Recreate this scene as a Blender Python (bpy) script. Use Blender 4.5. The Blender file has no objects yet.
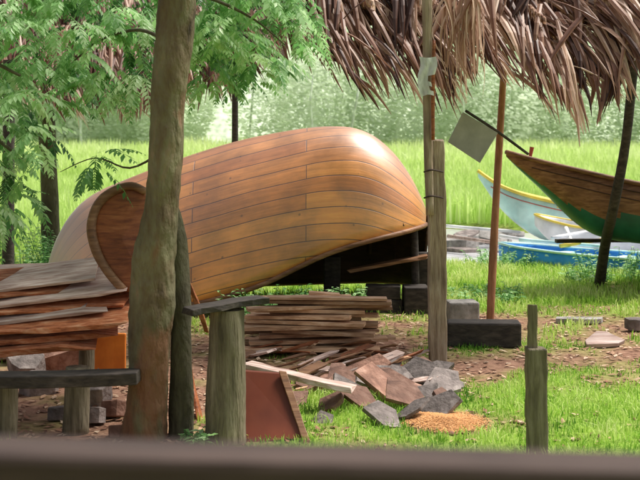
import bpy, bmesh, math, random
import numpy as np
from mathutils import Vector, Matrix, noise
R=random.Random(7); NR=np.random.default_rng(7)
F=1200.0; H=2.2; HZ=130.0
def S(u,v,d): return Vector(((u-320)*d/F, d, H-(v-HZ)*d/F))
def gd(v): return H*F/(v-HZ)
scene=bpy.context.scene; COL=scene.collection
# ---------------------------------------------------------------- materials
def mat(name,cols,scale=6,rough=.75,bump=.3,stretch=(1,1,1),coat=0,detail=8,coords='Object',dist=.01,spec=.35,rvar=0.0,fine=None,dstort=0.4,low=None):
    m=bpy.data.materials.new(name); m.use_nodes=True; nt=m.node_tree; N=nt.nodes; L=nt.links
    b=N['Principled BSDF']; b.inputs['Roughness'].default_value=rough; b.inputs['Specular IOR Level'].default_value=spec
    tc=N.new('ShaderNodeTexCoord'); mp=N.new('ShaderNodeMapping'); mp.inputs['Scale'].default_value=stretch
    L.new(tc.outputs[coords],mp.inputs['Vector'])
    n=N.new('ShaderNodeTexNoise'); n.inputs['Scale'].default_value=scale; n.inputs['Detail'].default_value=detail; n.inputs['Roughness'].default_value=.62; n.inputs['Distortion'].default_value=dstort
    L.new(mp.outputs[0],n.inputs['Vector'])
    r=N.new('ShaderNodeValToRGB'); el=r.color_ramp.elements
    k=len(cols)
    el[0].position=.28; el[0].color=(*cols[0],1); el[1].position=.72; el[1].color=(*cols[-1],1)
    for i in range(1,k-1):
        e=el.new(.28+.44*i/(k-1)); e.color=(*cols[i],1)
    L.new(n.outputs['Fac'],r.inputs['Fac'])
    n2=N.new('ShaderNodeTexNoise'); n2.inputs['Scale'].default_value=1.7; n2.inputs['Detail'].default_value=4
    L.new(tc.outputs[coords],n2.inputs['Vector'])
    mr=N.new('ShaderNodeMapRange'); mr.inputs[1].default_value=.35; mr.inputs[2].default_value=.65; mr.inputs[3].default_value=.7; mr.inputs[4].default_value=1.2
    L.new(n2.outputs['Fac'],mr.inputs[0])
    oi=N.new('ShaderNodeObjectInfo'); mo=N.new('ShaderNodeMapRange'); mo.inputs[3].default_value=1-rvar; mo.inputs[4].default_value=1+rvar
    L.new(oi.outputs['Random'],mo.inputs[0])
    mm=N.new('ShaderNodeMath'); mm.operation='MULTIPLY'; L.new(mr.outputs[0],mm.inputs[0]); L.new(mo.outputs[0],mm.inputs[1])
    vm=N.new('ShaderNodeVectorMath'); vm.operation='SCALE'; L.new(r.outputs[0],vm.inputs[0]); L.new(mm.outputs[0],vm.inputs['Scale'])
    out=vm.outputs[0]
    if low:
        sz=N.new('ShaderNodeSeparateXYZ'); L.new(tc.outputs[coords],sz.inputs[0])
        a=N.new('ShaderNodeMapRange'); a.inputs[1].default_value=.1; a.inputs[2].default_value=1.6; a.inputs[3].default_value=.56; a.inputs[4].default_value=.36; L.new(sz.outputs[2],a.inputs[0])
        n4=N.new('ShaderNodeTexNoise'); n4.inputs['Scale'].default_value=4.5; n4.inputs['Detail'].default_value=6; L.new(mp.outputs[0],n4.inputs['Vector'])
        s=N.new('ShaderNodeMath'); s.operation='SUBTRACT'; L.new(a.outputs[0],s.inputs[0]); L.new(n4.outputs['Fac'],s.inputs[1])
        c=N.new('ShaderNodeMapRange'); c.inputs[1].default_value=-.03; c.inputs[2].default_value=.08; c.inputs[3].default_value=0; c.inputs[4].default_value=.75; L.new(s.outputs[0],c.inputs[0])
        mx=N.new('ShaderNodeMix'); mx.data_type='RGBA'; L.new(c.outputs[0],mx.inputs[0]); L.new(out,mx.inputs[6]); mx.inputs[7].default_value=(*low,1); out=mx.outputs[2]
    L.new(out,b.inputs['Base Color'])
    bp=N.new('ShaderNodeBump'); bp.inputs['Strength'].default_value=bump; bp.inputs['Distance'].default_value=dist
    n3=N.new('ShaderNodeTexNoise'); n3.inputs['Scale'].default_value=scale*2.5; n3.inputs['Detail'].default_value=8; L.new(mp.outputs[0],n3.inputs['Vector'])
    L.new(n3.outputs['Fac'],bp.inputs['Height']); L.new(bp.outputs[0],b.inputs['Normal'])
    if coat: b.inputs['Coat Weight'].default_value=coat; b.inputs['Coat Roughness'].default_value=.15
    return m
def leafmat(name,cols,trans=.4,rough=.5,spec=.3):
    m=bpy.data.materials.new(name); m.use_nodes=True; nt=m.node_tree; N=nt.nodes; L=nt.links
    b=N['Principled BSDF']; b.inputs['Roughness'].default_value=rough; b.inputs['Specular IOR Level'].default_value=spec
    a=N.new('ShaderNodeAttribute'); a.attribute_name='tint'
    r=N.new('ShaderNodeValToRGB'); el=r.color_ramp.elements; k=len(cols)
    el[0].position=0; el[0].color=(*cols[0],1); el[1].position=1; el[1].color=(*cols[-1],1)
    for i in range(1,k-1):
        e=el.new(i/(k-1)); e.color=(*cols[i],1)
    L.new(a.outputs['Fac'],r.inputs['Fac']); L.new(r.outputs[0],b.inputs['Base Color'])
    if trans>0:
        t=N.new('ShaderNodeBsdfTranslucent'); L.new(r.outputs[0],t.inputs['Color'])
        mx=N.new('ShaderNodeMixShader'); mx.inputs[0].default_value=trans
        L.new(b.outputs[0],mx.inputs[1]); L.new(t.outputs[0],mx.inputs[2]); L.new(mx.outputs[0],N['Material Output'].inputs['Surface'])
    return m
M={}
M['bark']=mat('tree_bark',[(.04,.028,.016),(.13,.095,.05),(.17,.155,.085),(.25,.16,.10)],6,.9,1,(1,1,.4),dist=.05,low=(.20,.085,.045))
M['bark2']=mat('stem_bark',[(.03,.026,.016),(.085,.075,.042),(.12,.12,.07)],7,.9,1,(1,1,.4),dist=.04)
M['redwood']=mat('red_wood',[(.12,.03,.013),(.30,.09,.03),(.44,.16,.06)],5,.5,.5,(1,1,6),rvar=.2)
M['lumber']=mat('sawn_lumber',[(.26,.13,.075),(.52,.31,.18),(.76,.54,.37)],6,.8,.3,(.6,4,4),rvar=.45)
M['slabwood']=mat('weathered_slab_wood',[(.24,.13,.10),(.46,.33,.28),(.66,.56,.51)],5,.75,.35,(.5,5,5),rvar=.2,dist=.015)
M['barkslab']=mat('rough_red_bark',[(.14,.035,.015),(.46,.15,.06),(.62,.34,.20)],8,.9,.8,(.8,3,3),rvar=.25,dist=.03)
M['dark']=mat('dark_old_timber',[(.014,.012,.011),(.045,.036,.03),(.09,.072,.06)],8,.8,.5,(1,3,3))
M['post']=mat('weathered_post_wood',[(.15,.10,.07),(.36,.27,.19),(.52,.43,.33)],6,.85,1,(3,3,.35),dist=.03,rvar=.1)
M['stump']=mat('mossy_stump_wood',[(.065,.05,.03),(.20,.165,.105),(.34,.29,.20)],6,.9,1,(3,3,.4),dist=.03)
M['pole']=mat('brown_pole_wood',[(.18,.065,.03),(.36,.16,.08),(.45,.25,.14)],7,.7,.5,(3,3,.5))
M['rock']=mat('grey_rubble',[(.10,.085,.075),(.22,.18,.165),(.36,.31,.28)],7,.8,.8,dist=.03,rvar=.35)
M['rockr']=mat('reddish_rubble',[(.10,.045,.03),(.25,.13,.09),(.40,.25,.19)],6,.8,.8,dist=.03,rvar=.35)
M['conc']=mat('old_concrete',[(.14,.13,.12),(.3,.28,.26),(.4,.37,.35)],9,.9,.6,rvar=.15,dist=.02)
M['orange']=mat('orange_board',[(.60,.15,.02),(.85,.28,.04)],4,.6,.2)
M['metal']=mat('dull_metal',[(.34,.34,.35),(.48,.48,.49)],5,.5,.2,spec=.5)
M['white']=mat('white_paint',[(.7,.71,.73),(.85,.85,.85)],4,.45,.1)
M['cloth']=mat('white_cloth',[(.6,.6,.58),(.8,.8,.78)],9,.9,.3)
M['blue']=mat('blue_paint',[(.03,.26,.82),(.07,.42,1.0)],5,.4,.3)
M['aqua']=mat('pale_aqua_paint',[(.48,.80,.76),(.68,.92,.86)],4,.45,.1)
M['yellow']=mat('yellow_paint',[(.75,.55,.05),(.85,.68,.12)],4,.45,.1)
M['redp']=mat('red_paint',[(.5,.07,.05),(.6,.12,.08)],4,.5,.1)
M['green']=mat('dark_green_paint',[(.012,.09,.065),(.025,.16,.11)],4,.4,.2)
M['brownhull']=mat('brown_plank_hull',[(.08,.038,.02),(.22,.105,.05),(.34,.19,.10)],4,.55,.4,(.4,3,7))
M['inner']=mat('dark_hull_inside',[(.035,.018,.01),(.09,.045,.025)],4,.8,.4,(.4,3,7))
M['rail']=mat('foreground_rail_wood',[(.025,.016,.013),(.065,.042,.034),(.11,.073,.058)],5,.8,.4,(.4,3,3))
M['sheet']=mat('reddish_panel',[(.11,.022,.010),(.16,.04,.018)],3,.4,.08,(1,1,.4),dist=.004)
M['thatch']=leafmat('dry_palm_leaf',[(.05,.02,.013),(.25,.115,.075),(.54,.33,.23),(.92,.72,.57)],.35,.45,.4)
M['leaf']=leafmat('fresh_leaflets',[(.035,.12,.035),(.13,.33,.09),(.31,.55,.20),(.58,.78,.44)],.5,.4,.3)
M['grass']=leafmat('grass_blades',[(.07,.20,.02),(.25,.47,.05),(.50,.70,.13),(.70,.78,.32)],.45,.6)
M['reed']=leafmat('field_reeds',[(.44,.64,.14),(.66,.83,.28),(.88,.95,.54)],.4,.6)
M['wood_far']=leafmat('hazed_forest_leaves',[(.62,.73,.52),(.70,.79,.60),(.80,.87,.71)],.45,1,0)  # distant haze painted into these pale leaf colours, no mist volume
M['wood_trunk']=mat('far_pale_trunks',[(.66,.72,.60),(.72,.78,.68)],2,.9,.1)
M['litter']=leafmat('fallen_leaves',[(.12,.055,.035),(.3,.15,.09),(.48,.3,.19),(.62,.48,.35)],.1,.8)
def groundmat():
    m=bpy.data.materials.new('yard_ground'); m.use_nodes=True; nt=m.node_tree; N=nt.nodes; L=nt.links; b=N['Principled BSDF']; b.inputs['Roughness'].default_value=.95; b.inputs['Specular IOR Level'].default_value=.1
    tc=N.new('ShaderNodeTexCoord'); n=N.new('ShaderNodeTexNoise'); n.inputs['Scale'].default_value=9; n.inputs['Detail'].default_value=10; n.inputs['Roughness'].default_value=.7; L.new(tc.outputs['Object'],n.inputs['Vector'])
    d=N.new('ShaderNodeValToRGB'); e=d.color_ramp.elements; e[0].position=.3; e[0].color=(.13,.06,.04,1); e[1].position=.7; e[1].color=(.42,.25,.17,1); L.new(n.outputs['Fac'],d.inputs['Fac'])
    g=N.new('ShaderNodeValToRGB'); e=g.color_ramp.elements; e[0].position=.3; e[0].color=(.12,.22,.03,1); e[1].position=.7; e[1].color=(.32,.46,.08,1); L.new(n.outputs['Fac'],g.inputs['Fac'])
    a=N.new('ShaderNodeAttribute'); a.attribute_name='tint'; mx=N.new('ShaderNodeMix'); mx.data_type='RGBA'
    L.new(a.outputs['Fac'],mx.inputs[0]); L.new(d.outputs[0],mx.inputs[6]); L.new(g.outputs[0],mx.inputs[7]); L.new(mx.outputs[2],b.inputs['Base Color'])
    bp=N.new('ShaderNodeBump'); bp.inputs['Strength'].default_value=.8; bp.inputs['Distance'].default_value=.03; L.new(n.outputs['Fac'],bp.inputs['Height']); L.new(bp.outputs[0],b.inputs['Normal'])
    return m
M['ground']=groundmat()
def watermat():
    m=bpy.data.materials.new('muddy_water'); m.use_nodes=True; nt=m.node_tree; N=nt.nodes; L=nt.links; b=N['Principled BSDF']
    b.inputs['Base Color'].default_value=(.62,.62,.64,1); b.inputs['Roughness'].default_value=.15
    n=N.new('ShaderNodeTexNoise'); n.inputs['Scale'].default_value=3; n.inputs['Detail'].default_value=4; bp=N.new('ShaderNodeBump'); bp.inputs['Strength'].default_value=.35; bp.inputs['Distance'].default_value=.08
    tc=N.new('ShaderNodeTexCoord'); L.new(tc.outputs['Object'],n.inputs['Vector']); L.new(n.outputs['Fac'],bp.inputs['Height']); L.new(bp.outputs[0],b.inputs['Normal']); return m
M['water']=watermat()
def hullmat():
    m=bpy.data.materials.new('varnished_strakes'); m.use_nodes=True; nt=m.node_tree; N=nt.nodes; L=nt.links; b=N['Principled BSDF']
    uv=N.new('ShaderNodeUVMap'); uv.uv_map='UVMap'
    nw=N.new('ShaderNodeTexNoise'); nw.inputs['Scale'].default_value=.9; L.new(uv.outputs[0],nw.inputs['Vector'])
    wv=N.new('ShaderNodeVectorMath'); wv.operation='SCALE'; wv.inputs['Scale'].default_value=.05; L.new(nw.outputs['Color'],wv.inputs[0])
    wa=N.new('ShaderNodeVectorMath'); wa.operation='ADD'; L.new(uv.outputs[0],wa.inputs[0]); L.new(wv.outputs[0],wa.inputs[1])
    br=N.new('ShaderNodeTexBrick'); br.offset=.41; br.inputs['Scale'].default_value=1; br.inputs['Brick Width'].default_value=3.3; br.inputs['Row Height'].default_value=.165; br.inputs['Mortar Size'].default_value=.0065; br.inputs['Mortar Smooth'].default_value=.6; br.inputs['Bias'].default_value=0
    br.inputs['Color1'].default_value=(.62,.20,.032,1); br.inputs['Color2'].default_value=(.86,.35,.06,1); br.inputs['Mortar'].default_value=(.14,.045,.014,1)
    L.new(wa.outputs[0],br.inputs['Vector'])
    mp=N.new('ShaderNodeMapping'); mp.inputs['Scale'].default_value=(.8,8,1); L.new(wa.outputs[0],mp.inputs['Vector'])
    n=N.new('ShaderNodeTexNoise'); n.inputs['Scale'].default_value=2.2; n.inputs['Detail'].default_value=8; n.inputs['Roughness'].default_value=.55; n.inputs['Distortion'].default_value=.2; L.new(mp.outputs[0],n.inputs['Vector'])
    gr=N.new('ShaderNodeMapRange'); gr.inputs[1].default_value=.3; gr.inputs[2].default_value=.7; gr.inputs[3].default_value=.8; gr.inputs[4].default_value=1.18; L.new(n.outputs['Fac'],gr.inputs[0])
    n2=N.new('ShaderNodeTexNoise'); n2.inputs['Scale'].default_value=1.6; n2.inputs['Detail'].default_value=6; n2.inputs['Roughness'].default_value=.6; L.new(uv.outputs[0],n2.inputs['Vector'])
    g2=N.new('ShaderNodeMapRange'); g2.inputs[1].default_value=.35; g2.inputs[2].default_value=.65; g2.inputs[3].default_value=.62; g2.inputs[4].default_value=1.2; L.new(n2.outputs['Fac'],g2.inputs[0])
    mm=N.new('ShaderNodeMath'); mm.operation='MULTIPLY'; L.new(gr.outputs[0],mm.inputs[0]); L.new(g2.outputs[0],mm.inputs[1])
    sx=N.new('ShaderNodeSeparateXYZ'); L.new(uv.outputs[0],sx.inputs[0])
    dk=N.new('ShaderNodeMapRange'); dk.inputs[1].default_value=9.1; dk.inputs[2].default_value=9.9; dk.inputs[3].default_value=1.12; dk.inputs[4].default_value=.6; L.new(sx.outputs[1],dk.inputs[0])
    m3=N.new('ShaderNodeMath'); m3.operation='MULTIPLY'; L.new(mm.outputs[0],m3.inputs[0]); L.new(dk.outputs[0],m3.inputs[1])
    vm=N.new('ShaderNodeVectorMath'); vm.operation='SCALE'; L.new(br.outputs['Color'],vm.inputs[0]); L.new(m3.outputs[0],vm.inputs['Scale'])
    vo=N.new('ShaderNodeTexVoronoi'); vo.inputs['Scale'].default_value=5; L.new(uv.outputs[0],vo.inputs['Vector'])
    kn=N.new('ShaderNodeMapRange'); kn.inputs[1].default_value=.04; kn.inputs[2].default_value=.09; kn.inputs[3].default_value=.45; kn.inputs[4].default_value=1; L.new(vo.outputs['Distance'],kn.inputs[0])
    vk=N.new('ShaderNodeVectorMath'); vk.operation='SCALE'; L.new(vm.outputs[0],vk.inputs[0]); L.new(kn.outputs[0],vk.inputs['Scale'])
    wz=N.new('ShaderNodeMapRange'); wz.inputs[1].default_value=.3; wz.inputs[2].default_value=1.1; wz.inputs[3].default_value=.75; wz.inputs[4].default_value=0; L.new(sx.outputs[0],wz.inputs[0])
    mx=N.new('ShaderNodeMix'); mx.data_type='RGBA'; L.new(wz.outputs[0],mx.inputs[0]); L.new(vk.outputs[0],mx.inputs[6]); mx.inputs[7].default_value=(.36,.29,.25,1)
    L.new(mx.outputs[2],b.inputs['Base Color'])
    b.inputs['Roughness'].default_value=.5
    b.inputs['Coat Weight'].default_value=1; b.inputs['Coat IOR'].default_value=2.2
    cr=N.new('ShaderNodeMapRange'); cr.inputs[1].default_value=.35; cr.inputs[2].default_value=.65; cr.inputs[3].default_value=.34; cr.inputs[4].default_value=.52; L.new(n2.outputs['Fac'],cr.inputs[0]); L.new(cr.outputs[0],b.inputs['Coat Roughness'])
    ad=N.new('ShaderNodeMath'); ad.operation='MULTIPLY_ADD'; ad.inputs[1].default_value=-1.6; L.new(br.outputs['Fac'],ad.inputs[0]); L.new(n.outputs['Fac'],ad.inputs[2])
    bp=N.new('ShaderNodeBump'); bp.inputs['Strength'].default_value=.5; bp.inputs['Distance'].default_value=.01; L.new(ad.outputs[0],bp.inputs['Height']); L.new(bp.outputs[0],b.inputs['Normal'])
    b2=N.new('ShaderNodeBump'); b2.inputs['Strength'].default_value=.35; b2.inputs['Distance'].default_value=.006; L.new(n.outputs['Fac'],b2.inputs['Height']); L.new(b2.outputs[0],b.inputs['Coat Normal'])
    return m
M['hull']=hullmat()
# ---------------------------------------------------------------- builders
def tag(o,label,cat,group=None):
    o['label']=label; o['category']=cat
    if group: o['group']=group
    return o
def mk(name,verts,faces,m,origin=None,smooth=False,parent=None,tint=None,mats=None,fm=None):
    verts=np.array([tuple(v) for v in verts],dtype=float) if not isinstance(verts,np.ndarray) else verts
    o=np.array(origin if origin is not None else (verts[:,0].mean(),verts[:,1].mean(),verts[:,2].min()),dtype=float)
    me=bpy.data.meshes.new(name); me.from_pydata((verts-o).tolist(),[],faces if isinstance(faces,list) else faces.tolist())
    ob=bpy.data.objects.new(name,me); ob.location=o; COL.objects.link(ob)
    for mmm in (mats or [m]): me.materials.append(mmm)
    if fm is not None: me.polygons.foreach_set('material_index',fm)
    if smooth: me.polygons.foreach_set('use_smooth',[True]*len(me.polygons))
    if tint is not None:
        a=me.attributes.new('tint','FLOAT','POINT'); a.data.foreach_set('value',np.asarray(tint,dtype=np.float32))
    me.update()
    if parent is not None:
        ob.parent=parent; ob.location=Vector(o)-parent.location
    return ob
def empty(name,loc):
    e=bpy.data.objects.new(name,None); e.location=loc; e.empty_display_size=.2; COL.objects.link(e); return e
def tube(pts,rad,sides=12,rough=0.0,seed=0,flat=1.0,steps=5):
    pts=[Vector(p) for p in pts]; P=[];Rr=[]
    n=len(pts)
    for i in range(n-1):
        p0=pts[max(i-1,0)];p1=pts[i];p2=pts[i+1];p3=pts[min(i+2,n-1)]
        for k in range(steps):
            t=k/steps
            P.append(0.5*((2*p1)+(p2-p0)*t+(2*p0-5*p1+4*p2-p3)*t*t+(3*p1-p0-3*p2+p3)*t**3)); Rr.append(rad[i]*(1-t)+rad[i+1]*t)
    P.append(pts[-1]);Rr.append(rad[-1])
    V=[];Fc=[]
    T0=(P[1]-P[0]).normalized(); a=T0.orthogonal().normalized()
    for i,p in enumerate(P):
        T=(P[min(i+1,len(P)-1)]-P[max(i-1,0)]).normalized()
        a=(a-T*a.dot(T)).normalized(); b=T.cross(a)
        for k in range(sides):
            an=2*math.pi*k/sides; dv=a*math.cos(an)+b*math.sin(an)*flat
            q=p+dv*Rr[i]
            if rough: q=q+dv*Rr[i]*rough*(noise.noise(Vector((q.x*5+seed,q.y*5,q.z*2.2)))*1.3+.5*noise.noise(q*14+Vector((seed,0,0))))
            V.append(q)
    for i in range(len(P)-1):
        for k in range(sides):
            k2=(k+1)%sides; Fc.append([i*sides+k,i*sides+k2,(i+1)*sides+k2,(i+1)*sides+k])
    Fc.append([k for k in range(sides)][::-1]); Fc.append([(len(P)-1)*sides+k for k in range(sides)])
    return V,Fc
def join(parts):
    V=[];Fc=[]
    for v,f in parts:
        o=len(V); V+=list(v); Fc+=[[i+o for i in ff] for ff in f]
    return V,Fc
def plankgeo(p0,p1,w,t,side=None,seed=0,jag=.012,warp=.01,seg=8,endjag=.03):
    p0=Vector(p0);p1=Vector(p1); ax=(p1-p0); L=ax.length; ax.normalize()
    side=Vector(side) if side else Vector((0,1,0)); side=(side-ax*side.dot(ax)).normalized(); up=ax.cross(side)
    if up.z<0: up=-up
    rr=random.Random(seed); V=[];Fc=[]
    for i in range(seg+1):
        s=i/seg; c=p0+ax*L*s+up*(warp*math.sin(3*s+seed))+side*(warp*math.sin(2.3*s+seed*2))
        for a,b in ((-1,-1),(1,-1),(1,1),(-1,1)):
            q=c+side*(a*(w/2+rr.uniform(-jag,jag)))+up*(b*(t/2+rr.uniform(-jag,jag)*.25))
            if i in(0,seg): q+=ax*rr.uniform(-endjag,endjag)
            V.append(q)
    for i in range(seg):
        for k in range(4):
            k2=(k+1)%4; Fc.append([i*4+k,i*4+k2,(i+1)*4+k2,(i+1)*4+k])
    Fc.append([3,2,1,0]); Fc.append([seg*4+k for k in range(4)])
    return V,Fc
def bev(o,w=.006,s=2):
    m=o.modifiers.new('b','BEVEL'); m.width=w; m.segments=s; m.limit_method='ANGLE'; return o
def plank(name,p0,p1,w,t,m,label=None,cat='plank',group=None,parent=None,bw=.005,**k):
    V,Fc=plankgeo(p0,p1,w,t,**k); o=mk(name,V,Fc,m,parent=parent); bev(o,bw)
    if label: tag(o,label,cat,group)
    return o
def chunk(name,c,sx,sy,sz,m,label,cat,group=None,seed=0,rot=0,tilt=0,n=11,bw=.008,tilty=0):
    rr=random.Random(seed); bm=bmesh.new()
    for i in range(n):
        a=2*math.pi*i/n+rr.uniform(-.3,.3)*(11/n)**.5; r=rr.uniform(.7,1.1)
        for zz in(-1,1):
            bm.verts.new((math.cos(a)*sx*r*rr.uniform(.93,1),math.sin(a)*sy*r*rr.uniform(.93,1),zz*sz*rr.uniform(.75,1)))
    bmesh.ops.convex_hull(bm,input=bm.verts[:])
    loose=[v for v in bm.verts if not v.link_faces]; bmesh.ops.delete(bm,geom=loose,context='VERTS')
    mt=Matrix.Rotation(tilt,4,'X')@Matrix.Rotation(tilty,4,'Y')@Matrix.Rotation(rot,4,'Z'); bm.transform(mt)
    mn=min(v.co.z for v in bm.verts)
    for v in bm.verts: v.co.z-=mn
    me=bpy.data.meshes.new(name); bm.to_mesh(me); bm.free(); me.materials.append(m)
    o=bpy.data.objects.new(name,me); o.location=c; COL.objects.link(o); bev(o,bw)
    tag(o,label,cat,group); return o
# ---------------------------------------------------------------- terrain
def sm(a,b,x):
    t=min(max((x-a)/(b-a),0),1); return t*t*(3-2*t)
def chan(x,y):
    lo=19.6+.5*math.sin(x*.7)-max(0,x-4)*.35; hi=28.0+.9*math.sin(x*.9)
    return sm(lo-.5,lo+.6,y)*(1-sm(hi-1,hi+.4,y))*sm(.2,2.0,x)
def gh(x,y):
    h=.035*noise.noise(Vector((x*.8,y*.8,0)))+.015*noise.noise(Vector((x*3,y*3,5)))
    if y>60: h*=.3
    return h-.45*chan(x,y)
def gmask(x,y):
    n=noise.noise(Vector((x*1.1,y*1.1,3)))*.9+noise.noise(Vector((x*3.5,y*3.5,9)))*.5
    if y>14.2: base=1-.6*(1-sm(14.2,15.3,y))
    elif y>10.9: base=.22 if x>.9 else .12
    else:
        base=(.95 if x>-.2 else .25+.65*sm(-1.0,-.2,x)); base-=.55*sm(10.1,11.1,y)
        if x<.9 and y>9.4: base-=.4
    base=min(max(base+n*.85,0),1)*(1-chan(x,y))
    return base*sm(.7,1.15,math.hypot((x-.95)/.36,(y-8.98)/.36))
xs=np.unique(np.round(np.concatenate([np.linspace(-400,-12,14),np.linspace(-12,-5,20),np.arange(-5,9,.14),np.linspace(9,16,22),np.linspace(16,400,14)]),3))
ys=np.unique(np.round(np.concatenate([np.linspace(-30,4,12),np.arange(4,24,.14),np.linspace(24,34,30),np.linspace(34,500,24)]),3))
GV=np.zeros((len(xs)*len(ys),3)); GT=np.zeros(len(GV)); i=0
for y in ys:
    for x in xs:
        GV[i]=(x,y,gh(x,y)); GT[i]=gmask(x,y); i+=1
nx=len(xs); ny=len(ys)
I=(np.arange(ny-1)[:,None]*nx+np.arange(nx-1)[None,:]).ravel()
g=mk('ground',GV,np.stack([I,I+1,I+1+nx,I+nx],1),M['ground'],origin=(0,0,0),smooth=True,tint=GT); g['kind']='structure'
w=mk('water',[(-1,17.5,-.13),(40,15,-.13),(40,33,-.13),(-1,33,-.13)],[[0,1,2,3]],M['water']); w['kind']='structure'
HV=[];nxh=40;nyh=10
for j in range(nyh):
    for k in range(nxh):
        x=-120+240*k/(nxh-1); s=j/(nyh-1); HV.append((x,122+s*60,-.2+34*s**.8+3*noise.noise(Vector((x*.03,s*3,0)))*s))
HF=[[j*nxh+k,j*nxh+k+1,(j+1)*nxh+k+1,(j+1)*nxh+k] for j in range(nyh-1) for k in range(nxh-1)]
M['hill']=mat('hazed_forest_hill',[(.56,.66,.48),(.64,.73,.56),(.70,.78,.62)],.5,.95,.3)  # hill colours paled, the haze is put into the base colour
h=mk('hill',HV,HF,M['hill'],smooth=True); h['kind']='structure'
# ---------------------------------------------------------------- grass
def blades(name,pos,hgt,wid,lean,tint,m):
    n=len(pos); an=NR.uniform(0,2*math.pi,n); dx=np.cos(an);dy=np.sin(an)
    la=NR.uniform(0,2*math.pi,n); ll=np.abs(NR.normal(0,lean,n))*hgt
    V=np.zeros((n,5,3)); hw=wid/2
    b=pos
    for k,(s,wf,zf,lf) in enumerate([(-1,1,0,0),(1,1,0,0),(-1,.8,.55,.3),(1,.8,.55,.3),(0,0,1,1)]):
        V[:,k,0]=b[:,0]+s*hw*wf*dx+np.cos(la)*ll*lf; V[:,k,1]=b[:,1]+s*hw*wf*dy+np.sin(la)*ll*lf; V[:,k,2]=b[:,2]+hgt*zf*np.where(k==4,1-.25*np.minimum(ll/hgt,1),1)
    Fc=(np.arange(n)[:,None,None]*5+np.array([[0,1,2],[1,3,2],[2,3,4]])[None]).reshape(-1,3)
    o=mk(name,V.reshape(-1,3),Fc,m,origin=(0,0,0),tint=np.repeat(tint,5)); o['kind']='stuff'; return o
def scatter(n,x0,x1,y0,y1,fn=gmask,thr=.35):
    out=[]
    X=NR.uniform(x0,x1,n);Y=NR.uniform(y0,y1,n);Q=NR.uniform(0,1,n)
    for x,y,q in zip(X,Y,Q):
        if abs(x)>.3*y+.6: continue
        gm=fn(x,y)
        if gm>thr and q<gm: out.append((x,y,gh(x,y)-.005,gm))
    return np.array(out)
p=scatter(75000,-3,4.2,6.5,12.5)
clump=np.array([noise.noise(Vector((a*2.2,b*2.2,1))) for a,b in p[:,:2]])
blades('short_grass',p[:,:3],NR.uniform(.03,.085,len(p))*(.5+p[:,3]*.6+np.maximum(clump,0)*1.4),NR.uniform(.006,.012,len(p)),.6,np.clip(.25+p[:,3]*.3+clump*.6+NR.normal(0,.2,len(p)),0,1),M['grass'])
p=scatter(90000,-6.5,7,12.5,21)
clump=np.array([noise.noise(Vector((a*1.6,b*1.6,1))) for a,b in p[:,:2]])
blades('rough_grass',p[:,:3],NR.uniform(.05,.15,len(p))*(.4+p[:,3]*.7+np.maximum(clump,0)),NR.uniform(.01,.02,len(p)),.5,np.clip(.42+p[:,3]*.3+clump*.55+NR.normal(0,.2,len(p)),0,1),M['grass'])
def fieldfn(x,y):
    if chan(x,y)>.05: return 0
    if x<1.2: return sm(19,22,y)
    return 1 if y>26 else 0
P=[]
for (y0,y1,n) in ((19,32,34000),(30,45,30000),(45,70,26000),(70,102,20000)):
    q=scatter(n,-.3*y1,.3*y1,y0,y1,fieldfn,.1); P.append(q)
p=np.concatenate(P); yy=p[:,1]
tn=np.array([noise.noise(Vector((a*.25,b*.12,0)))+.5*noise.noise(Vector((a*1.2,b*.6,4))) for a,b in p[:,:2]])
blades('reed_field',p[:,:3],NR.uniform(.45,.85,len(p))*(1+.25*tn)*(1+np.clip((yy-40)/60,0,1)*1.2),.018+.0009*yy,.25,np.clip(.35+.4*tn+NR.normal(0,.12,len(p))+np.clip((yy-30)/70,0,1)*.5,0,1),M['reed'])  # tint pales with distance: haze put into the reed colour
V=[];Fc=[];T=[]
for i in range(8000):
    x=R.uniform(-2.6,4.2); y=R.uniform(8.2,15)
    if gmask(x,y)>.65 and R.random()<.85: continue
    s=R.uniform(.015,.05); a=R.uniform(0,6.28); z=gh(x,y)+.008; b=len(V)
    for (du,dv,dz) in((-1,0,0),(0,-.45,.15),(1,0,.5*R.random()),(0,.45,.3*R.random())):
        V.append((x+s*(du*math.cos(a)-dv*math.sin(a)),y+s*(du*math.sin(a)+dv*math.cos(a)),z+s*dz))
    Fc.append([b,b+1,b+2,b+3]); t=R.random(); T+= [t]*4
o=mk('leaf_litter',V,Fc,M['litter'],origin=(0,0,0),tint=T); o['kind']='stuff'
# ---------------------------------------------------------------- far forest
V=[];T=[];TV=[]
for k in range(110):
    x=R.uniform(-42,42); y=R.uniform(97,120); hh=R.uniform(8,16); cr=R.uniform(2.4,4.5); tt=R.uniform(.2,.8)
    n=1300
    th=NR.uniform(0,2*math.pi,n); cz=NR.uniform(-1,1,n); rr=np.sqrt(1-cz**2)*NR.uniform(.85,1.1,n)
    c=np.stack([x+cr*rr*np.cos(th),y+cr*rr*np.sin(th),hh*.54+cz*hh*.52*NR.uniform(.85,1.05,n)],1)
    nr=np.array([.15,-.5,.85])+NR.normal(0,.08,(n,3)); ra=NR.normal(0,1,(n,3))
    a=np.cross(nr,ra); a/=np.linalg.norm(a,axis=1)[:,None]; b_=np.cross(nr,a); b_/=np.linalg.norm(b_,axis=1)[:,None]
    s=NR.uniform(.12,.26,n)[:,None]
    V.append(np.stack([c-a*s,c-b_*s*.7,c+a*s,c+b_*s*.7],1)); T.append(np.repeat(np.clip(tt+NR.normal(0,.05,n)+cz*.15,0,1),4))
    if R.random()<.5:
        TV.append(tube([(x+R.uniform(-1,1),y-cr*1.1,0),(x,y-cr*1.0,hh*.5),(x+.4,y-cr*.6,hh*.8)],[.12,.09,.05],5,steps=2))
V=np.concatenate(V).reshape(-1,3); T=np.concatenate(T)
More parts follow.
